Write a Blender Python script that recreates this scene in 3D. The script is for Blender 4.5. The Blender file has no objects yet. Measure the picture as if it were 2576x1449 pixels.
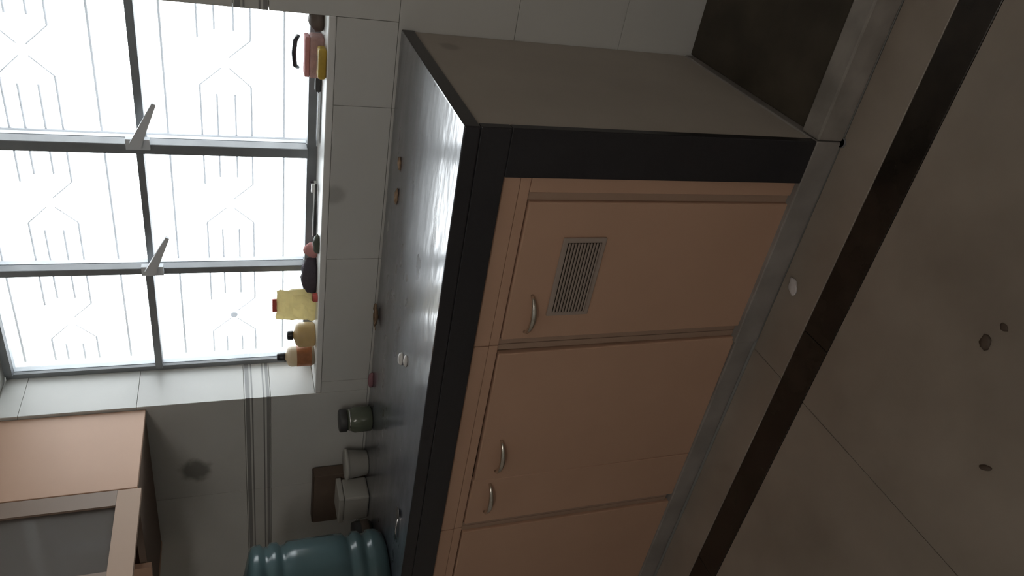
import bpy, bmesh, math, random
from mathutils import Vector, Matrix, noise
random.seed(7)
scene = bpy.context.scene
COL = scene.collection

# ------------------------------------------------------------------ camera
CAM = Vector((0.4882, -1.2237, 1.2534)); YAW, PITCH, ROLL, FPX = -0.6034, 0.3529, -0.0343, 1885.9
fw = Vector((math.sin(YAW), math.cos(YAW), 0)); rt = Vector((math.cos(YAW), -math.sin(YAW), 0)); up = Vector((0, 0, 1))
f2 = fw*math.cos(PITCH) - up*math.sin(PITCH); u2 = up*math.cos(PITCH) + fw*math.sin(PITCH)
r3 = rt*math.cos(ROLL) + u2*math.sin(ROLL); u3 = -rt*math.sin(ROLL) + u2*math.cos(ROLL)
cam = bpy.data.objects.new('camera', bpy.data.cameras.new('camera')); COL.objects.link(cam)
cam.data.sensor_fit = 'HORIZONTAL'; cam.data.sensor_width = 36.0; cam.data.lens = FPX/2576*36.0
cam.data.clip_start = 0.02
ax, ay, az = -u3, r3, -f2          # phone held sideways: the picture's right is the room's down
cam.matrix_world = Matrix(((ax.x, ay.x, az.x, CAM.x), (ax.y, ay.y, az.y, CAM.y), (ax.z, ay.z, az.z, CAM.z), (0, 0, 0, 1)))
scene.camera = cam

# ------------------------------------------------------------------ sky and exposure
SKY = 7.2
world = bpy.data.worlds.new('sky'); scene.world = world; world.use_nodes = True
bg = world.node_tree.nodes['Background']; bg.inputs[0].default_value = (0.96, 0.985, 1.0, 1); bg.inputs[1].default_value = SKY
YFRONT = -2.5
# added soft fill light, no real lamp, high behind the camera
dl = bpy.data.lights.new('fill_light', 'AREA'); dl.shape = 'RECTANGLE'; dl.size = 1.2; dl.size_y = .35; dl.energy = 9.6; dl.color = (1.0, .945, .87)
dlo = bpy.data.objects.new('fill_light', dl); COL.objects.link(dlo); dlo.location = (.75, YFRONT+.06, 2.2)
dlo.rotation_euler = (math.radians(75), 0, 0)      # faces the window wall, tipped a little down
vs = scene.view_settings
vs.view_transform = 'Standard'; vs.look = 'None'; vs.gamma = 1.0; vs.use_curve_mapping = False; vs.exposure = 0.0

# ------------------------------------------------------------------ materials
def mat(name, col, rough=0.5, spec=0.5, metal=0.0, var=0.0, scale=8.0, col2=None, bump=0.0, bscale=60.0, rvar=0.0, trans=0.0, stains=(), coat=0.0):
    m = bpy.data.materials.new(name); m.use_nodes = True
    nt = m.node_tree; n = nt.nodes; L = nt.links; b = n['Principled BSDF']
    b.inputs['Roughness'].default_value = rough; b.inputs['Specular IOR Level'].default_value = spec
    b.inputs['Metallic'].default_value = metal; b.inputs['Transmission Weight'].default_value = trans
    b.inputs['Coat Weight'].default_value = coat
    c = (*col, 1)
    b.inputs['Base Color'].default_value = c
    geo = n.new('ShaderNodeNewGeometry')
    out = None
    if var > 0 or col2:
        t = n.new('ShaderNodeTexNoise'); t.inputs['Scale'].default_value = scale; t.inputs['Detail'].default_value = 6
        L.new(geo.outputs['Position'], t.inputs['Vector'])
        r = n.new('ShaderNodeValToRGB'); r.color_ramp.elements[0].position = 0.35; r.color_ramp.elements[1].position = 0.68
        d = col2 if col2 else tuple(x*(1-var) for x in col)
        r.color_ramp.elements[0].color = (*d, 1); r.color_ramp.elements[1].color = c
        L.new(t.outputs['Fac'], r.inputs['Fac']); out = r.outputs['Color']
    for (p, rad, sc) in stains:        # dried splashes on the surface
        v = n.new('ShaderNodeVectorMath'); v.operation = 'DISTANCE'; v.inputs[1].default_value = p
        t = n.new('ShaderNodeTexNoise'); t.inputs['Scale'].default_value = 30; L.new(geo.outputs['Position'], t.inputs['Vector'])
        wv = n.new('ShaderNodeVectorMath'); wv.operation = 'MULTIPLY_ADD'; wv.inputs[1].default_value = (rad*.8,)*3
        L.new(t.outputs['Color'], wv.inputs[0]); L.new(geo.outputs['Position'], wv.inputs[2])
        sb = n.new('ShaderNodeVectorMath'); sb.operation = 'SUBTRACT'; sb.inputs[1].default_value = (rad*.4,)*3
        L.new(wv.outputs[0], sb.inputs[0]); L.new(sb.outputs[0], v.inputs[0])
        mr = n.new('ShaderNodeMapRange'); mr.inputs['From Min'].default_value = rad*.45; mr.inputs['From Max'].default_value = rad*1.1
        mr.inputs['To Min'].default_value = 1; mr.inputs['To Max'].default_value = 0; mr.interpolation_type = 'SMOOTHSTEP'
        L.new(v.outputs['Value'], mr.inputs['Value'])
        mx = n.new('ShaderNodeMixRGB'); mx.inputs[2].default_value = (*sc, 1); mx.inputs[1].default_value = c
        if out: L.new(out, mx.inputs[1])
        L.new(mr.outputs[0], mx.inputs[0]); out = mx.outputs[0]
    if out: L.new(out, b.inputs['Base Color'])
    if rvar > 0:
        t = n.new('ShaderNodeTexNoise'); t.inputs['Scale'].default_value = scale*1.7; t.inputs['Detail'].default_value = 5
        L.new(geo.outputs['Position'], t.inputs['Vector'])
        mr = n.new('ShaderNodeMapRange'); mr.inputs['From Min'].default_value = .3; mr.inputs['From Max'].default_value = .7
        mr.inputs['To Min'].default_value = max(0.02, rough-rvar); mr.inputs['To Max'].default_value = rough+rvar
        L.new(t.outputs['Fac'], mr.inputs['Value']); L.new(mr.outputs[0], b.inputs['Roughness'])
    if bump > 0:
        t = n.new('ShaderNodeTexNoise'); t.inputs['Scale'].default_value = bscale; t.inputs['Detail'].default_value = 4
        L.new(geo.outputs['Position'], t.inputs['Vector'])
        bp = n.new('ShaderNodeBump'); bp.inputs['Strength'].default_value = bump; bp.inputs['Distance'].default_value = 0.01
        L.new(t.outputs['Fac'], bp.inputs['Height']); L.new(bp.outputs[0], b.inputs['Normal'])
    return m

def glass_mat(name, tint, refl=1.0):
    m = bpy.data.materials.new(name); m.use_nodes = True
    nt = m.node_tree; n = nt.nodes; n.clear(); L = nt.links
    o = n.new('ShaderNodeOutputMaterial'); mx = n.new('ShaderNodeMixShader'); tr = n.new('ShaderNodeBsdfTransparent'); gl = n.new('ShaderNodeBsdfGlossy'); fr = n.new('ShaderNodeFresnel')
    tr.inputs[0].default_value = (*tint, 1); gl.inputs['Roughness'].default_value = 0.03; gl.inputs[0].default_value = (refl, refl, refl, 1); fr.inputs[0].default_value = 1.45
    L.new(fr.outputs[0], mx.inputs[0]); L.new(tr.outputs[0], mx.inputs[1]); L.new(gl.outputs[0], mx.inputs[2]); L.new(mx.outputs[0], o.inputs[0])
    return m

M = {}
M['tile'] = mat('glazed wall tile', (.66, .66, .635), .4, .35, var=.07, scale=3, stains=[((-1.43, .6, 1.392), .055, (.26, .26, .24)), ((-.448, .6, 1.0), .035, (.46, .46, .44))])
M['border'] = mat('border tile', (.64, .64, .615), .35, .4, var=.06, scale=4)
M['line'] = mat('border line', (.27, .27, .265), .4, .4)
M['grout'] = mat('grout', (.62, .62, .59), .9, .2)
M['paint'] = mat('wall paint', (.62, .58, .53), .9, .2, var=.05, scale=2)
M['ceil'] = mat('ceiling paint', (.75, .74, .71), .9, .2)
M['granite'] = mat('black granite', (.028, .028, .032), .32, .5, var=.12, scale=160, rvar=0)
M['granite_top'] = None
M['side'] = mat('side plaster', (.60, .55, .49), .7, .3, var=.12, scale=3, stains=[((0, .5, .76), .03, (.42, .38, .34))])
M['lam'] = mat('beige laminate', (.58, .37, .262), .45, .35, var=.05, scale=5)
M['lamdark'] = mat('brown laminate edge', (.40, .275, .205), .5, .4)
M['rail'] = mat('shaded beige laminate', (.44, .30, .215), .45, .35)  # beige laminate darkened: weaker light on the open door put into the colour
M['lamback'] = mat('carcass board', (.22, .16, .125), .7, .3)
M['frame_brown'] = mat('brown door frame', (.27, .195, .15), .5, .4)
M['plinth'] = mat('plinth stone', (.35, .325, .305), .5, .4, var=.25, scale=9)
M['marble'] = mat('floor marble', (.40, .345, .29), .36, .4, var=.0, scale=3.0, col2=(.29, .245, .205), rvar=.08)
M['inlay'] = mat('dark inlay stone', (.035, .027, .02), .25, .5, var=.5, scale=9)
M['recess_stone'] = mat('dark recess stone', (.085, .07, .05), .55, .4, var=.5, scale=6)  # dark brown mottled stone of the recess floor
M['curbtop'] = mat('curb stone', (.36, .33, .30), .5, .4, var=.35, scale=12)
M['sill'] = mat('white sill stone', (.82, .82, .80), .45, .4, var=.05, scale=5)
M['alu'] = mat('grey window frame', (.25, .265, .28), .5, .4, var=.12, scale=20)
M['lever'] = mat('pale lever paint', (.70, .73, .76), .5)
M['bar'] = mat('grille paint', (.45, .45, .47), .5, .4)
M['pane'] = glass_mat('window glass', (.97, .99, 1.0))
M['smoke'] = glass_mat('cabinet glass', (.62, .62, .64))
nt = M['smoke'].node_tree; df = nt.nodes.new('ShaderNodeBsdfDiffuse'); df.inputs[0].default_value = (.30, .27, .25, 1)
mx2 = nt.nodes.new('ShaderNodeMixShader'); mx2.inputs[0].default_value = .45; mo = [x for x in nt.nodes if x.type == 'OUTPUT_MATERIAL'][0]; m1 = mo.inputs[0].links[0].from_socket
nt.links.new(m1, mx2.inputs[1]); nt.links.new(df.outputs[0], mx2.inputs[2]); nt.links.new(mx2.outputs[0], mo.inputs[0])
M['chrome'] = mat('brushed chrome', (.72, .68, .62), .22, .5, metal=1.0)
M['steel'] = mat('steel', (.75, .75, .76), .2, .5, metal=1.0)
M['ventm'] = mat('vent plastic', (.40, .33, .285), .5, .4)
M['ventd'] = mat('vent dark inside', (.03, .024, .02), .9, .1)
M['jug'] = mat('teal jug plastic', (.085, .145, .155), .2, .5, var=.15, scale=6)
M['jugcap'] = mat('pale cap', (.55, .6, .62), .4)
M['black'] = mat('black plastic', (.02, .02, .024), .35)
M['cream'] = mat('cream plastic', (.74, .66, .50), .4)
M['tan'] = mat('tan plastic', (.66, .52, .30), .35, var=.1, scale=30)
M['orange'] = mat('orange label', (.62, .27, .12), .5, var=.3, scale=60)
M['white'] = mat('white plastic', (.80, .80, .78), .4)
M['grey'] = mat('pale grey plastic', (.50, .49, .45), .5, var=.06, scale=10)
M['red'] = mat('red plastic', (.66, .12, .10), .45)
M['pinkred'] = mat('pink red sponge', (.60, .27, .26), .8, bump=.4, bscale=120)
M['pink'] = mat('pink sponge', (.74, .50, .46), .85, bump=.5, bscale=150, var=.2, scale=40)
M['purple'] = mat('dark purple cloth', (.085, .07, .09), .9, bump=.5, bscale=70)
M['yellow'] = mat('mustard yellow', (.62, .42, .06), .5, var=.2, scale=50)
M['foil'] = mat('yellow packet', (.85, .77, .50), .3, var=.12, scale=25)
M['green'] = mat('dark green', (.10, .115, .085), .5, var=.3, scale=40)
M['brown'] = mat('dark brown', (.12, .085, .065), .6, var=.2, scale=30)
M['carton'] = mat('brown card', (.16, .115, .085), .8, var=.15, scale=14)
M['leaf'] = mat('dry leaf', (.40, .27, .17), .7, var=.4, scale=60)
M['garlic'] = mat('garlic skin', (.82, .80, .77), .35, var=.1, scale=80)
M['jarglass'] = mat('greenish jar', (.13, .15, .11), .12, .5)
M['dullpink'] = mat('dull pink rubber', (.30, .15, .17), .7)
M['paper'] = mat('paper scrap', (.62, .58, .58), .8)
M['iron'] = mat('dark iron', (.05, .05, .05), .5)

# thin-walled plastics let some window light through
for k, w in (('cream', .45), ('tan', .4), ('foil', .5), ('pink', .3), ('orange', .3)):
    nt = M[k].node_tree; b = nt.nodes['Principled BSDF']; o = [x for x in nt.nodes if x.type == 'OUTPUT_MATERIAL'][0]
    tl = nt.nodes.new('ShaderNodeBsdfTranslucent'); mx = nt.nodes.new('ShaderNodeMixShader'); mx.inputs[0].default_value = w
    if b.inputs['Base Color'].links: nt.links.new(b.inputs['Base Color'].links[0].from_socket, tl.inputs[0])
    else: tl.inputs[0].default_value = b.inputs['Base Color'].default_value
    nt.links.new(b.outputs[0], mx.inputs[1]); nt.links.new(tl.outputs[0], mx.inputs[2]); nt.links.new(mx.outputs[0], o.inputs[0])

# wet polished counter, window sheen partly painted into its base colour: smears change only gloss and tiny relief
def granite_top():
    m = mat('wet granite with painted sheen', (.085, .093, .118), .2, 1.0, var=.1, scale=150)
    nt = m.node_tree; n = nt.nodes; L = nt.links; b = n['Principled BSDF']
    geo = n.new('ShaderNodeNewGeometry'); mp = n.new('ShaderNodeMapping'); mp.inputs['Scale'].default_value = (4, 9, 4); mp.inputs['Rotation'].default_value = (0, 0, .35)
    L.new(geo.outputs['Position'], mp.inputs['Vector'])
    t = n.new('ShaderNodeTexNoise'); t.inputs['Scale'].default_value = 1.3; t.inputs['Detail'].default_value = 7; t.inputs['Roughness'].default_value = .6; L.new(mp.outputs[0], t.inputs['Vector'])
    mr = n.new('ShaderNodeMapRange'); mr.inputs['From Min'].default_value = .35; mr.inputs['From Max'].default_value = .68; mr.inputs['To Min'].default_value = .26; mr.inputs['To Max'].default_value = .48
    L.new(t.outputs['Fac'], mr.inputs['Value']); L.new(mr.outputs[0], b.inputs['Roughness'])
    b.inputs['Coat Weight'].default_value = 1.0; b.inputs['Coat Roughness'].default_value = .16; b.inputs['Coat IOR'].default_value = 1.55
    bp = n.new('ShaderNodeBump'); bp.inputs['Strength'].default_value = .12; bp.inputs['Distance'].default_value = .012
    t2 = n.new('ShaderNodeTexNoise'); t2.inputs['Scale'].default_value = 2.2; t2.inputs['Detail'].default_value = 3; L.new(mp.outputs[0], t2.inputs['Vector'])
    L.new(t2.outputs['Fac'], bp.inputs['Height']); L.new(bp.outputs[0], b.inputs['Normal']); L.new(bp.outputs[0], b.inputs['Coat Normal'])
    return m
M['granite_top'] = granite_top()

# ------------------------------------------------------------------ helpers
def bm_obj(name, bm, m, parent=None, smooth=False):
    me = bpy.data.meshes.new(name); bm.normal_update(); bm.to_mesh(me); bm.free()
    me.materials.append(M[m])
    if smooth:
        for p in me.polygons: p.use_smooth = True
    o = bpy.data.objects.new(name, me); COL.objects.link(o)
    if parent:
        o.parent = parent; o.matrix_parent_inverse = parent.matrix_world.inverted()
    return o

def add_box(bm, x0, x1, y0, y1, z0, z1):
    vs_ = [bm.verts.new((x, y, z)) for x in (x0, x1) for y in (y0, y1) for z in (z0, z1)]
    for f in ((0, 1, 3, 2), (4, 6, 7, 5), (0, 4, 5, 1), (2, 3, 7, 6), (0, 2, 6, 4), (1, 5, 7, 3)):
        bm.faces.new([vs_[i] for i in f])
    return vs_

def bevel(bm, w, seg=2):
    bmesh.ops.bevel(bm, geom=list(bm.edges), offset=w, segments=seg, profile=.5, affect='EDGES', clamp_overlap=True)

def box(name, x0, x1, y0, y1, z0, z1, m, parent=None, bev=0.0, seg=2):
    bm = bmesh.new(); x0, x1 = sorted((x0, x1)); y0, y1 = sorted((y0, y1)); z0, z1 = sorted((z0, z1))
    add_box(bm, x0, x1, y0, y1, z0, z1); bmesh.ops.recalc_face_normals(bm, faces=bm.faces[:])
    if bev: bevel(bm, bev, seg)
    return bm_obj(name, bm, m, parent)

def lathe(name, prof, loc, m, parent=None, seg=40, smooth=True, sx=1, sy=1, rotz=0):
    bm = bmesh.new(); rings = []
    for r, z in prof:
        rings.append([bm.verts.new((r*sx*math.cos(2*math.pi*k/seg), r*sy*math.sin(2*math.pi*k/seg), z)) for k in range(seg)])
    for a, b in zip(rings, rings[1:]):
        for k in range(seg):
            bm.faces.new((a[k], a[(k+1) % seg], b[(k+1) % seg], b[k]))
    bm.faces.new(rings[0][::-1]); bm.faces.new(rings[-1])
    bmesh.ops.rotate(bm, verts=bm.verts[:], cent=(0, 0, 0), matrix=Matrix.Rotation(rotz, 3, 'Z'))
    bmesh.ops.translate(bm, verts=bm.verts[:], vec=loc)
    bmesh.ops.recalc_face_normals(bm, faces=bm.faces[:])
    return bm_obj(name, bm, m, parent, smooth)

def tube(name, pts, rad, m, parent=None, seg=8, smooth=True):
    bm = bmesh.new(); pts = [Vector(p) for p in pts]; rings = []
    rads = rad if isinstance(rad, (list, tuple)) else [rad]*len(pts)
    for i, p in enumerate(pts):
        d = (pts[min(i+1, len(pts)-1)] - pts[max(i-1, 0)]).normalized()
        a = d.cross(Vector((0, 0, 1)) if abs(d.z) < .9 else Vector((1, 0, 0))).normalized(); b = d.cross(a)
        rings.append([bm.verts.new(p + (a*math.cos(2*math.pi*k/seg) + b*math.sin(2*math.pi*k/seg))*rads[i]) for k in range(seg)])
    for a, b in zip(rings, rings[1:]):
        for k in range(seg): bm.faces.new((a[k], a[(k+1) % seg], b[(k+1) % seg], b[k]))
    bm.faces.new(rings[0][::-1]); bm.faces.new(rings[-1]); bmesh.ops.recalc_face_normals(bm, faces=bm.faces[:])
    return bm_obj(name, bm, m, parent, smooth)

def blob(name, loc, size, m, parent=None, seed=0, amp=.25, freq=2.2, sub=3, rotz=0, flat=False):
    """lumpy solid resting with its lowest point at loc.z"""
    bm = bmesh.new(); bmesh.ops.create_icosphere(bm, subdivisions=sub, radius=1.0)
    for v in bm.verts:
        k = 1 + amp*noise.noise(v.co*freq + Vector((seed*3.1, seed*1.7, seed)))
        c = v.co*k
        if flat and c.z < -.45: c.z = -.45
        v.co = Vector((c.x*size[0]/2, c.y*size[1]/2, c.z*size[2]/2))
    bmesh.ops.rotate(bm, verts=bm.verts[:], cent=(0, 0, 0), matrix=Matrix.Rotation(rotz, 3, 'Z'))
    zl = min(v.co.z for v in bm.verts)
    bmesh.ops.translate(bm, verts=bm.verts[:], vec=(loc[0], loc[1], loc[2]-zl))
    return bm_obj(name, bm, m, parent, True)

def tag(o, label, cat, group=None):
    o['label'] = label; o['category'] = cat
    if group: o['group'] = group
    return o
def empty(name, loc):
    o = bpy.data.objects.new(name, None); o.empty_display_size = .05; o.location = loc; COL.objects.link(o)
    bpy.context.view_layer.update(); return o
def thing(name, label, cat, loc, group=None): return tag(empty(name, loc), label, cat, group)
def struct(o): o['kind'] = 'structure'; return o

# ------------------------------------------------------------------ room numbers (metres)
XL, XR, YF, YW, ZC = -2.0, 1.5, -2.5, 0.60, 2.75      # left, right, front (behind the camera), window wall, ceiling
WX0, WX1, WZ0, WZ1 = -1.145, 0.015, 1.03, 1.89          # window opening
H = 0.86                                                # counter top
ZP = 0.068                                              # plinth top
TT = 0.008                                              # tile thickness

# floor
fl = struct(box('floor', XL-.1, XR+.1, YF-.12, 0.62, -.12, -.012, 'grout'))
def floor_piece(nm, x0, x1, y0, y1, m, z0=-.012, z1=0.0):
    return box(nm, x0+.0008, x1-.0008, y0+.0008, y1-.0008, z0, z1, m, fl, .0012, 1)
xs = [XL, -1.52, -.57, .38, XR]
for a, b in zip(xs, xs[1:]):
    floor_piece('marble_slab', a, b, -.122, -.0, 'marble')
    for c, d in ((-1.15, -.208), (-1.9, -1.15), (YF, -1.9)): floor_piece('marble_slab', a, b, c, d, 'marble')
ix = [XL, -1.25, -.42, .42, XR]
for a, b in zip(ix, ix[1:]): floor_piece('inlay_strip', a, b, -.208, -.122, 'inlay')
floor_piece('recess_slab', 0.0, .75, .06, .60, 'recess_stone', -.012, .045)
floor_piece('recess_slab', .75, XR, .06, .60, 'recess_stone', -.012, .045)

# stone plinth under the cabinets, going on as a low curb to the right
pl = struct(empty('trim_1', (-.5, .03, 0)))
box('plinth_stone', XL, -.552, .006, .59, 0, ZP-.010, 'plinth', pl, .003)
box('plinth_stone', -.549, -.0, .0, .59, 0, ZP, 'plinth', pl, .003)
box('curb_stone', .002, .70, .0, .058, 0, ZP, 'curbtop', pl, .004)
box('curb_stone', .703, XR, .0, .058, 0, ZP, 'curbtop', pl, .004)

# window wall: core with opening, tiles proud of it
bm = bmesh.new()
yb0, yb1 = YW+TT-.002, .92
add_box(bm, XL-.1, WX0-TT, yb0, yb1, -.12, ZC); add_box(bm, WX1+TT, XR+.1, yb0, yb1, -.12, ZC)
add_box(bm, WX0-TT, WX1+TT, yb0, yb1, -.12, WZ0-.02); add_box(bm, WX0-TT, WX1+TT, yb0, yb1, WZ1+.005, ZC)
wb = struct(bm_obj('wall_back', bm, 'grout'))
rows = [(0.0, .272), (.272, .569), (.569, .866), (.866, 1.163), (1.163, 1.240), (1.240, 1.536), (1.536, 1.833), (1.833, 2.13), (2.13, 2.43), (2.43, ZC)]
GAP = .0006
def wall_piece(x0, x1, z0, z1, border):
    if x1-x0 < .012 or z1-z0 < .012: return
    o = box('border_tile' if border else 'tile', x0+GAP, x1-GAP, YW, YW+TT, z0+GAP, z1-GAP, 'border' if border else 'tile', wb, .0005, 1)
    if border:
        for (a, b) in ((.0, .009), (.015, .019), (.049, .053), (.058, .070)):
            box('border_line', x0+GAP, x1-GAP, YW-.0012, YW+.002, z0+.003+a, z0+.003+b, 'line', o)
TW = .45
for (z0, z1) in rows:
    border = abs(z0-1.163) < 1e-6
    x = XL
    k = 0
    while x < XR-.01:
        x1 = min(x+TW, XR)
        if x1 <= WX0 or x >= WX1 or z1 <= WZ0 or z0 >= WZ1: wall_piece(x, x1, z0, z1, border)
        else:
            if x < WX0: wall_piece(x, WX0, z0, z1, border)
            if x1 > WX1: wall_piece(WX1, x1, z0, z1, border)
            a, b = max(x, WX0), min(x1, WX1)
            if z0 < WZ0: wall_piece(a, b, z0, WZ0-.018, border)
            if z1 > WZ1: wall_piece(a, b, WZ1, z1, border)
        x = x1
# tiles on the two window jambs
YR = .775
for (z0, z1) in rows:
    a, b = max(z0, WZ0), min(z1, WZ1)
    if b-a < .02: continue
    border = abs(z0-1.163) < 1e-6
    for (x0, x1, fx, s) in ((WX0-TT, WX0, WX0, 1), (WX1, WX1+TT, WX1, -1)):
        o = box('border_tile' if border else 'tile', x0, x1, YW+GAP, YR, a+GAP, b-GAP, 'border' if border else 'tile', wb, .0005, 1)
        if border and s == 1:
            for (p, q) in ((.0, .009), (.015, .019), (.049, .053), (.058, .070)):
                box('border_line', fx-.002*s, fx+.0012*s, YW+GAP, YR, z0+.003+p, z0+.003+q, 'line', o)
# plastered rest of the room
struct(box('wall_left', XL-.12, XL, YF-.12, YW+.3, -.12, ZC, 'paint'))
struct(box('wall_right', XR, XR+.12, YF-.12, YW+.3, -.12, ZC, 'paint'))
struct(box('wall_front', XL, XR, YF-.12, YF, -.12, ZC, 'paint'))
struct(box('ceiling', XL-.12, XR+.12, YF-.12, .92, ZC, ZC+.1, 'ceil'))

# ------------------------------------------------------------------ window
FY0, FY1 = .745, .80
win = struct(empty('window_1', ((WX0+WX1)/2, .77, WZ0)))
box('window_sill', WX0, WX1, YW+.001, .90, WZ0-.018, WZ0, 'sill', win, .003)
bm = bmesh.new()
add_box(bm, WX0, WX0+.016, FY0+.02, FY1, WZ0, WZ1); add_box(bm, WX1-.014, WX1, FY0+.02, FY1, WZ0, WZ1)
add_box(bm, WX0+.016, WX1-.014, FY0+.012, FY1, WZ0, WZ0+.026); add_box(bm, WX0+.016, WX1-.014, FY0+.012, FY1, WZ1-.02, WZ1)
bm_obj('window_frame', bm, 'alu', win)
MUL = [(-.770, .020, .745), (-.394, .027, .735)]       # centre x, width, front y
for cx, w, yf in MUL:
    box('mullion', cx-w/2, cx+w/2, yf, FY1, WZ0+.026, WZ1-.02, 'alu', win, .002)
edges = [WX0+.016, MUL[0][0]-MUL[0][1]/2, MUL[0][0]+MUL[0][1]/2, MUL[1][0]-MUL[1][1]/2, MUL[1][0]+MUL[1][1]/2, WX1-.014]
TZ = [(1.482, .020), (1.474, .017), (1.466, .019)]
for i in range(3):
    a, b = edges[2*i], edges[2*i+1]; tz, th = TZ[i]
    box('transom', a, b, .752, FY1-.005, tz-th/2, tz+th/2, 'alu', win, .002)
    box('glass_pane', a, b, .776, .780, WZ0+.026, tz-th/2, 'pane', win)
    box('glass_pane', a, b, .776, .780, tz+th/2, WZ1-.02, 'pane', win)
# lever handles at the two crossings
for cx, cz in ((-.378, 1.474), (-.758, 1.470)):
    bm = bmesh.new()
    add_box(bm, cx-.014, cx+.014, .727, .746, cz-.028, cz+.028)
    d = Vector((.905, 0, -.42)); nrm = Vector((.42, 0, .905))
    p0 = Vector((cx+.0, .720, cz+.006)); p1 = p0 + d*.125
    ra = [bm.verts.new(p0+nrm*s*.014+Vector((0, t, 0))) for s in (-1, 1) for t in (-.007, .007)]
    rb = [bm.verts.new(p1+nrm*s*.005+Vector((0, t, 0))) for s in (-1, 1) for t in (-.005, .005)]
    for q in ((0, 1, 3, 2),): bm.faces.new([ra[i] for i in q]); bm.faces.new([rb[i] for i in q][::-1])
    for i, j in ((0, 1), (1, 3), (3, 2), (2, 0)): bm.faces.new((ra[i], ra[j], rb[j], rb[i]))
    bmesh.ops.recalc_face_normals(bm, faces=bm.faces[:])
    bm_obj('handle', bm, 'lever', win)
tube('stay_bar', [(-.160, .752, 1.086), (-.150, .735, 1.094), (-.118, .732, 1.097), (-.088, .735, 1.094), (-.080, .752, 1.086)], .006, 'black', win)

# ------------------------------------------------------------------ security grille outside the panes
gr = thing('security_grille', 'thin painted steel security grille outside the three window panes', 'grille', (-.6, .85, WZ0))
GY = .85
full = [1.112, 1.410, 1.569, 1.856]; four = [[1.197, 1.238, 1.284, 1.325], [1.657, 1.696, 1.741, 1.776]]
gx0, gx1 = -1.153+.004, WX1+.006
for z in full: tube('bar', [(gx0, GY, z), (gx1, GY, z)], .0034, 'bar', gr, 6)
cxs = [-1.006, -.608, -.194]
bounds = [gx0, -.81, -.40, gx1]
for g, zs in enumerate(four):
    zc = sum(zs)/4
    for i, cx in enumerate(cxs):
        for j, z in enumerate(zs):
            w = .085 if j in (1, 2) else .062
            tube('bar', [(bounds[i], GY, z), (cx-w, GY, z)], .003, 'bar', gr, 6)
            tube('bar', [(cx+w, GY, z), (bounds[i+1], GY, z)], .003, 'bar', gr, 6)
        lathe('boss', [(.002, -.004), (.010, -.004), (.012, 0), (.010, .004), (.002, .004)], (0, 0, 0), 'bar', gr, 16)
        bs = bpy.data.objects[gr.children[-1].name]; me = bs.data
        me.transform(Matrix.Translation((cx, GY, zc)) @ Matrix.Rotation(math.pi/2, 4, 'X'))
        for sx in (-1, 1):
            for j in (0, 3): tube('diagonal', [(cx+sx*.014, GY, zc+(.01 if j == 3 else -.01)), (cx+sx*.062, GY, zs[j])], .0018, 'bar', gr, 6)
for x in (bounds[1], bounds[2]): tube('upright', [(x, GY, WZ0+.001), (x, GY, WZ1)], .005, 'bar', gr, 6)

# ------------------------------------------------------------------ counter
ct = thing('kitchen_counter', 'black granite counter with deep front edge and upright granite end under window', 'counter', (-.9, .3, ZP))
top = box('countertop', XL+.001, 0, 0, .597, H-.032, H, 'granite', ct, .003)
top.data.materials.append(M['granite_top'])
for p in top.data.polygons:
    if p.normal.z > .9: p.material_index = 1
box('front_edge', XL+.001, -.0, 0, .02, H-.0925, H-.0322, 'granite', ct, .002)
box('end_leg', -.1, -.0, .0, .02, ZP, H-.0927, 'granite', ct, .002)
box('side_panel', -.06, -.004, .0202, .597, ZP, H-.033, 'side', ct)

# base cabinets -----------------------------------------------------
YD0, YD1 = .012, .030     # door front / back
ZT = H-.0935
def bow_handle(x0, x1, z, door):
    n = 12; pts = []
    for k in range(n+1):
        t = k/n; pts.append((x0+(x1-x0)*t, YD0 - .026*math.sin(math.pi*t)**.55 + .001, z - .003*math.sin(math.pi*t)))
    tube('handle', pts, [.0035+.0035*math.sin(math.pi*k/n) for k in range(n+1)], 'chrome', door, 10)
def door(cab, x0, x1, z0, z1, hx, tilt=0.0, hz=.65):
    o = box('door', x0, x1, YD0, YD1, z0, z1, 'lam', cab, .003)
    bow_handle(hx[0], hx[1], hz, o)
    if tilt:
        piv = Vector((x0, 0, z0)); R = Matrix.Translation(piv) @ Matrix.Rotation(tilt, 4, 'Y') @ Matrix.Translation(-piv)
        o.data.transform(R)
        for c in o.children: c.data.transform(R)
    return o
def carcass(cab, x0, x1, stile):
    box('body', x0+.001, x1-.001, YD1+.0015, .585, ZP, ZT, 'lamback', cab)
    box('top_rail', x0+.001, x1-.001, .014, YD1, .7265, ZT, 'lam', cab, .0015)
    box('lower_rail', x0+.001, x1-.001, .016, YD1, .7035, .7255, 'lam', cab, .0015)
    for a, b in stile: box('stile', a, b, .020, YD1, ZP, .703, 'lamdark', cab, .001)
cA = thing('base_cabinet', 'beige laminate base cabinet with louvred vent beside the black granite end', 'cabinet', (-.31, .3, ZP))
carcass(cA, -.521, -.101, [(-.157, -.138), (-.5205, -.505)])
box('end_stile', -.1375, -.1015, .014, YD1, ZP, .703, 'lam', cA, .0015)
door(cA, -.504, -.158, .060, .7005, (-.484, -.384))
vn = box('vent', -.439, -.239, .006, .0118, .507, .608, 'ventm', cA, .002)
box('vent_opening', -.428, -.250, .0052, .0062, .518, .597, 'ventd', vn)
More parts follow.
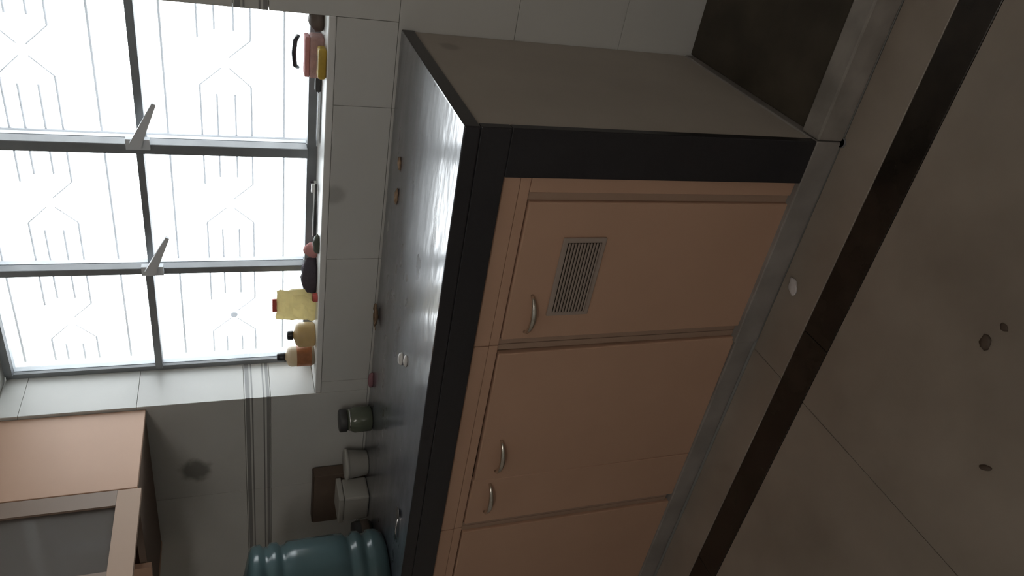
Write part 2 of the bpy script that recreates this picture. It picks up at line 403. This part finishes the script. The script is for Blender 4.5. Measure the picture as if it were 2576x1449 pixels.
for k in range(11):
    z = .5215 + k*.0072
    bm = bmesh.new(); v = add_box(bm, -.428, -.250, -.0016, .0016, -.0018, .0018)
    bmesh.ops.rotate(bm, verts=bm.verts[:], cent=(0, 0, 0), matrix=Matrix.Rotation(.5, 3, 'X')); bmesh.ops.translate(bm, verts=bm.verts[:], vec=(0, .0035, z))
    bmesh.ops.recalc_face_normals(bm, faces=bm.faces[:]); bm_obj('slat', bm, 'ventm', vn)
cB = thing('base_cabinet', 'beige base cabinet with two handles side by side, middle of the row', 'cabinet', (-.83, .3, ZP))
carcass(cB, -1.142, -.522, [(-.538, -.5225), (-1.1415, -1.127)])
door(cB, -.956, -.539, .056, .6965, (-.926, -.816), tilt=-.009, hz=.645)
door(cB, -1.126, -.959, .056, .7000, (-1.084, -.976), hz=.652)
cC = thing('base_cabinet', 'plain beige base cabinet below the teal water jug', 'cabinet', (-1.57, .3, ZP))
carcass(cC, XL+.002, -1.143, [(-1.158, -1.1435)])
door(cC, -1.58, -1.159, .056, .7000, (-1.54, -1.44))
door(cC, XL+.01, -1.583, .056, .7000, (-1.72, -1.62))

# wall cabinet left of the window --------------------------------------
UX0, UX1, UY0, UZ0, UZ1 = -1.76, -1.154, .300, 1.512, 2.22
wc = thing('wall_cabinet', 'beige wall cabinet left of the window with a framed glass door standing open', 'cabinet', (-1.45, .59, UZ0))
box('side_panel', UX1-.018, UX1, UY0, .598, UZ0, UZ1, 'lam', wc, .0015)
box('side_panel', UX0, UX0+.018, UY0, .598, UZ0, UZ1, 'lam', wc, .0015)
box('bottom_panel', UX0+.0185, UX1-.0185, UY0, .597, UZ0+.002, UZ0+.020, 'lamback', wc)
box('top_panel', UX0+.0185, UX1-.0185, UY0, .597, UZ1-.018, UZ1, 'lam', wc)
box('back_panel', UX0+.0185, UX1-.0185, .588, .597, UZ0+.0205, UZ1-.0185, 'lamback', wc)
box('shelf', UX0+.019, UX1-.019, UY0+.02, .587, 1.86, 1.878, 'lamback', wc)
def glass_door(origin, ang, rail_m):
    """framed door built closed along -x from its hinge, then swung"""
    W, Z0, Z1, T = .298, UZ0-.010, UZ1, .018
    R = Matrix.Translation(origin) @ Matrix.Rotation(ang, 4, 'Z')
    bm = bmesh.new()
    add_box(bm, -.050, 0, -T, 0, Z0+.056, Z1); add_box(bm, -W, -W+.05, -T, 0, Z0+.056, Z1); add_box(bm, -W+.05, -.05, -T, 0, Z1-.05, Z1)
    bm.transform(R); d = bm_obj('door', bm, 'frame_brown', wc)
    bm = bmesh.new(); add_box(bm, -W, 0, -T, 0, Z0, Z0+.0555); bm.transform(R); bm_obj('bottom_rail', bm, rail_m, d)
    bm = bmesh.new(); add_box(bm, -W+.05, -.05, -T/2-.002, -T/2+.002, Z0+.056, Z1-.05); bm.transform(R); bm_obj('glass_pane', bm, 'smoke', d)
    for z in (Z0+.12, Z1-.12):
        bm = bmesh.new(); add_box(bm, -.006, .004, -.004, .004, z-.025, z+.025); bm.transform(R); bm_obj('hinge', bm, 'steel', d)
    return d
glass_door((UX1-.018, UY0-.003, 0), math.radians(90), 'rail')
glass_door((UX0+.300, UY0-.003, 0), 0.0, 'lam')

# things inside the wall cabinet
j = thing('storage_tin', 'tall dark green tin inside the open wall cabinet', 'tin', (-1.42, .46, UZ0+.0205))
lathe('body', [(.055, 0), (.058, .004), (.058, .200), (.055, .205)], (-1.42, .46, UZ0+.0205), 'green', j)
lathe('lid', [(.060, 0), (.061, .003), (.061, .022), (.056, .027), (.01, .028)], (-1.42, .46, UZ0+.2255), 'iron', j)
j = thing('storage_jar', 'grey plastic jar inside the open wall cabinet', 'jar', (-1.27, .44, UZ0+.0205))
lathe('body', [(.045, 0), (.05, .005), (.05, .13), (.042, .145)], (-1.27, .44, UZ0+.0205), 'grey', j)
lathe('lid', [(.047, 0), (.047, .02), (.044, .024), (.01, .025)], (-1.27, .44, UZ0+.1655), 'brown', j)

# ------------------------------------------------------------------ on the window sill
ZS = WZ0
def bottle(name, label, x, y, prof, m, capprof, capm, lab=None, labm=None, sy=1.0, cat='bottle'):
    t = thing(name, label, cat, (x, y, ZS))
    lathe('body', prof, (x, y, ZS), m, t, sy=sy); zc = prof[-1][1]
    lathe('cap', capprof, (x, y, ZS+zc+.0002), capm, t, 24)
    if lab: lathe('label_band', lab, (x, y, ZS), labm, t, sy=sy)
    return t
bottle('small_bottle', 'cream bottle with black cap and orange label at the sill corner', -1.045, .668,
       [(.026, 0), (.031, .004), (.032, .068), (.027, .078), (.012, .084), (.011, .087)], 'cream', [(.014, 0), (.0145, .003), (.013, .022), (.010, .024)], 'black',
       [(.0322, .008), (.0328, .009), (.0328, .052), (.0322, .053)], 'orange')
bottle('squat_bottle', 'squat tan bottle with black cap between cream bottle and yellow packet', -.962, .668,
       [(.032, 0), (.038, .004), (.039, .045), (.031, .056), (.012, .062), (.011, .064)], 'tan', [(.014, 0), (.0145, .002), (.014, .015), (.011, .017)], 'black')
t = thing('food_packet', 'crumpled yellow packet with red top edge standing on the sill', 'packet', (-.85, .67, ZS))
bm = bmesh.new(); nx, nz = 9, 10; fr, bk = [], []
for i in range(nz+1):
    z = .112*i/nz; th = .020*math.sin(math.pi*min(.97, .08+i/nz*.92))**.6 + .001; w = .058*(1-.12*i/nz)
    for lst, s in ((fr, -1), (bk, 1)):
        row = []
        for k in range(nx+1):
            u = -1+2*k/nx; nn = noise.noise(Vector((u*3, i*.6, s*2.0)))*.006
            row.append(bm.verts.new((-.85+u*w+.004*noise.noise(Vector((i*.5, u, 4))), .67+s*th*math.sqrt(max(0, 1-u*u*.98))+(nn if 0 < i < nz else 0), ZS+z+(.006*noise.noise(Vector((u*2, 3, 1))) if i == nz else 0))))
        lst.append(row)
for lst, s in ((fr, 1), (bk, -1)):
    for i in range(nz):
        for k in range(nx): bm.faces.new([lst[i][k], lst[i][k+1], lst[i+1][k+1], lst[i+1][k]][::s])
for i in range(nz):
    bm.faces.new((fr[i][0], fr[i+1][0], bk[i+1][0], bk[i][0])); bm.faces.new((fr[i][nx], bk[i][nx], bk[i+1][nx], fr[i+1][nx]))
for k in range(nx): bm.faces.new((fr[0][k], bk[0][k], bk[0][k+1], fr[0][k+1])); bm.faces.new((fr[nz][k], fr[nz][k+1], bk[nz][k+1], bk[nz][k]))
bmesh.ops.recalc_face_normals(bm, faces=bm.faces[:]); bm_obj('body', bm, 'foil', t)
box('top_seal', -.872, -.828, .667, .673, ZS+.108, ZS+.124, 'red', t, .001)
tag(blob('wrung_cloth', (-.757, .680, ZS), (.125, .055, .060), 'purple', None, 3, .3, 2.6, flat=True), 'dark purple wrung cloth beside the yellow packet on the sill', 'cloth')
tag(blob('scouring_sponge', (-.672, .690, ZS), (.045, .04, .052), 'pinkred', None, 5, .2, 2, flat=True), 'small pinkish red sponge against the left mullion foot', 'sponge')
t = thing('bottle_cap', 'small orange red cap lying in front of the dark cloth', 'cap', (-.80, .632, ZS))
lathe('shell', [(.013, 0), (.014, .002), (.013, .012), (.011, .014)], (-.80, .632, ZS), 'red', t, 20)
lathe('top_ring', [(.0112, 0), (.0108, .0015), (.006, .0018)], (-.80, .632, ZS+.014), 'orange', t, 20)
tag(blob('soap_lump', (-.622, .634, ZS), (.058, .026, .024), 'green', None, 8, .25, 2, flat=True), 'dark green worn soap lump on the front of the sill', 'soap')
def brush(name, label, a, b, m1, m2):
    a, b = Vector(a), Vector(b); t = thing(name, label, 'toothbrush', a)
    tube('handle', [a, a.lerp(b, .3), a.lerp(b, .8), b], [.0045, .005, .003, .004], m1, t, 8)
    d = (b-a).normalized(); c = b - d*.012; bm = bmesh.new(); add_box(bm, -.012, .012, -.004, .004, 0.003, .013)
    bm.transform(Matrix.Translation(c) @ d.to_track_quat('X', 'Z').to_matrix().to_4x4()); bm_obj('bristles', bm, m2, t)
brush('toothbrush', 'white toothbrush lying along the sill, nearer the glass', (-.645, .722, ZS+.0055), (-.475, .735, ZS+.0055), 'white', 'purple')
brush('toothbrush', 'dark grey toothbrush lying along the sill, nearer the room', (-.640, .700, ZS+.0055), (-.470, .706, ZS+.0055), 'iron', 'white')
t = thing('kitchen_knife', 'grey steel knife lying along the right part of the sill', 'knife', (-.28, .70, ZS))
bm = bmesh.new(); zz = ZS+.0135
vsn = [(-.355, .700), (-.345, .722), (-.205, .722), (-.205, .690), (-.33, .690)]
lo = [bm.verts.new((x, y, ZS+.006)) for x, y in vsn]; hi = [bm.verts.new((x, y, ZS+.0085)) for x, y in vsn]
bm.faces.new(lo[::-1]); bm.faces.new(hi)
for i in range(5): bm.faces.new((lo[i], lo[(i+1) % 5], hi[(i+1) % 5], hi[i]))
bm_obj('blade', bm, 'steel', t)
box('handle', -.205, -.165, .697, .717, ZS+.0005, ZS+.016, 'iron', t, .004)
t = thing('cleaning_sponge', 'pink cleaning sponge at the right end of the sill', 'sponge', (-.108, .69, ZS))
box('foam', -.160, -.056, .668, .712, ZS+.0, ZS+.034, 'pink', t, .006, 3)
box('scrub_pad', -.158, -.058, .670, .710, ZS+.0343, ZS+.046, 'pinkred', t, .003)
t = thing('soap_bar', 'mustard yellow soap bar in front of the pink sponge', 'soap', (-.105, .632, ZS))
bm = bmesh.new(); add_box(bm, -.143, -.068, .612, .650, ZS, ZS+.020); bmesh.ops.recalc_face_normals(bm, faces=bm.faces[:]); bevel(bm, .007, 4)
bm_obj('bar', bm, 'yellow', t, True); box('stamp', -.125, -.086, .622, .640, ZS+.0195, ZS+.0206, 'tan', t)
tag(blob('coir_scrubber', (-.022, .705, ZS), (.06, .05, .05), 'brown', None, 11, .22, 3, flat=True), 'dark brown scrubber in the right corner of the sill', 'scrubber')

# ------------------------------------------------------------------ on the counter
t = thing('water_jug', 'large ribbed teal plastic water jug standing on the counter', 'jug', (-1.49, .155, H))
pr = [(.100, 0), (.120, .004), (.133, .020), (.136, .040)]
def groove(z): return [(.136, z-.014), (.127, z-.006), (.127, z+.006), (.136, z+.014)]
for z in (.062, .108): pr += groove(z)
pr += [(.136, .15), (.136, .255)]
for z in (.292, .338): pr += groove(z)
pr += [(.136, .366), (.132, .376), (.118, .384), (.07, .396), (.036, .406), (.030, .414), (.030, .444)]
lathe('body', pr, (-1.49, .155, H), 'jug', t, 64)
lathe('cap', [(.034, 0), (.035, .004), (.035, .030), (.030, .034), (.01, .035)], (-1.49, .155, H+.4445), 'jugcap', t, 32)
t = thing('glass_jar', 'small dark greenish jar with dark lid against the tiles', 'jar', (-1.21, .535, H))
lathe('body', [(.034, 0), (.040, .005), (.041, .055), (.033, .070), (.031, .078)], (-1.21, .535, H), 'jarglass', t)
lathe('lid', [(.035, 0), (.036, .003), (.036, .020), (.033, .023), (.01, .024)], (-1.21, .535, H+.0785), 'iron', t)
lathe('rim', [(.0345, -.002), (.0352, 0), (.0345, .002)], (-1.21, .535, H+.070), 'steel', t)
tag(blob('rubber_scrap', (-1.073, .560, H), (.060, .018, .022), 'dullpink', None, 15, .25, 2, flat=True), 'small pink scrap lying against the tiles by the greenish jar', 'scrap')
t = thing('plastic_tub', 'small pale grey tub, the one nearer the window', 'tub', (-1.41, .535, H))
lathe('body', [(.036, 0), (.040, .004), (.047, .062), (.049, .064)], (-1.41, .535, H+.0), 'grey', t)
lathe('lid', [(.051, 0), (.051, .008), (.048, .011), (.01, .012)], (-1.41, .535, H+.0643), 'grey', t)
t = thing('storage_box', 'pale grey lidded box beside the small tub on the dark counter', 'box', (-1.535, .49, H))
box('body', -1.59, -1.482, .45, .54, H, H+.082, 'grey', t, .006)
box('lid', -1.594, -1.478, .446, .544, H+.0822, H+.100, 'grey', t, .004)
t = thing('brown_carton', 'dark brown carton behind the pale grey box and tub', 'carton', (-1.56, .572, H))
box('body', -1.70, -1.47, .551, .593, H, H+.168, 'carton', t, .002)
box('flap', -1.698, -1.472, .553, .591, H+.1683, H+.172, 'brown', t, .001)
t = thing('dark_pot', 'small dark pot between the grey box and the teal jug', 'pot', (-1.575, .375, H))
lathe('body', [(.036, 0), (.044, .006), (.046, .05), (.042, .062)], (-1.575, .375, H), 'iron', t)
lathe('label_band', [(.0462, .010), (.0474, .012), (.0476, .034), (.0466, .036)], (-1.575, .375, H), 'brown', t)
t = thing('steel_spoon', 'small steel spoon lying near the front counter edge', 'spoon', (-1.131, .09, H))
tube('handle', [(-1.155, .086, H+.003), (-1.20, .084, H+.006), (-1.235, .082, H+.004)], [.0022, .003, .0035], 'steel', t)
lathe('bowl', [(.002, 0), (.009, .0015), (.013, .005), (.0135, .0058), (.008, .003), (.001, .0022)], (-1.135, .088, H), 'steel', t, 24, sx=1.5)
# dry curled leaf by the tiles
def leaf(name, label, loc, L_, W_, rot, curl, m):
    bm = bmesh.new(); n = 9; top = []
    for i in range(n+1):
        u = i/n; w = W_*math.sin(math.pi*(.06+.88*u))**.8; row = []
        for k in range(5):
            v = -1+k/2
            row.append((u*L_-L_/2, v*w/2, curl*(u-.5)**2*L_*4 + .35*w*v*v + .004*noise.noise(Vector((u*6, v*2, loc[0]*9)))))
        top.append(row)
    zmin = min(p[2] for r in top for p in r); R = Matrix.Translation(loc) @ Matrix.Rotation(rot, 4, 'Z')
    A = [[bm.verts.new(R @ Vector((p[0], p[1], p[2]-zmin+.0016))) for p in r] for r in top]
    B = [[bm.verts.new(R @ Vector((p[0], p[1], p[2]-zmin))) for p in r] for r in top]
    for i in range(n):
        for k in range(4):
            bm.faces.new((A[i][k], A[i+1][k], A[i+1][k+1], A[i][k+1])); bm.faces.new((B[i][k], B[i][k+1], B[i+1][k+1], B[i+1][k]))
        bm.faces.new((A[i][0], B[i][0], B[i+1][0], A[i+1][0])); bm.faces.new((A[i][4], A[i+1][4], B[i+1][4], B[i][4]))
    bm.faces.new([A[0][k] for k in range(5)] + [B[0][k] for k in range(4, -1, -1)]); bm.faces.new([A[n][k] for k in range(4, -1, -1)] + [B[n][k] for k in range(5)])
    bmesh.ops.recalc_face_normals(bm, faces=bm.faces[:])
    t = thing(name, label, 'leaf', loc); bm_obj('blade', bm, m, t, True)
    tube('stalk', [R @ Vector((-L_/2-.016, .002, .006)), R @ Vector((-L_/2+.006, 0, curl*L_+.003))], .0012, m, t, 6)
leaf('dry_leaf', 'curled brown dry leaf on the counter against the tiles', (-.825, .566, H), .075, .032, .12, .10, 'leaf')
tag(blob('garlic_clove', (-.728, .240, H), (.038, .022, .016), 'garlic', None, 21, .15, 1.5, rotz=.2, flat=True), 'white garlic clove on the counter, the larger and farther of two', 'garlic')
tag(blob('garlic_clove', (-.700, .196, H), (.034, .016, .012), 'garlic', None, 22, .15, 1.5, rotz=.1, flat=True), 'white garlic clove on the counter, the smaller and nearer of two', 'garlic')
tag(blob('vegetable_peel', (-.292, .470, H), (.034, .016, .010), 'leaf', None, 23, .4, 2.5, rotz=.3, flat=True), 'curled brown peel on the wet counter nearest its right end', 'peel')
tag(blob('vegetable_peel', (-.385, .470, H), (.045, .020, .010), 'leaf', None, 24, .4, 2.5, rotz=-.2, flat=True), 'brown peel on the wet counter, the second from its right end', 'peel')

# ------------------------------------------------------------------ on the floor
tag(blob('paper_scrap', (-.352, -.040, 0), (.042, .026, .012), 'paper', None, 31, .35, 2, rotz=.5, flat=True), 'small whitish crumpled scrap on the floor by the plinth', 'scrap')
for (x, y, s, sd, lb) in ((-.163, -.500, .030, 41, 'dark crumb on the marble floor, the largest of three'), (-.120, -.513, .018, 42, 'small dark crumb right beside the largest crumb on the floor'), (-.354, -.622, .026, 43, 'thin dark crumb alone on the nearer marble floor')):
    tag(blob('dirt_crumb', (x, y, 0), (s, s*(.4 if sd == 43 else .75), s*.22), 'brown', None, sd, .35, 2.4, sub=2, rotz=sd, flat=True), lb, 'crumb')
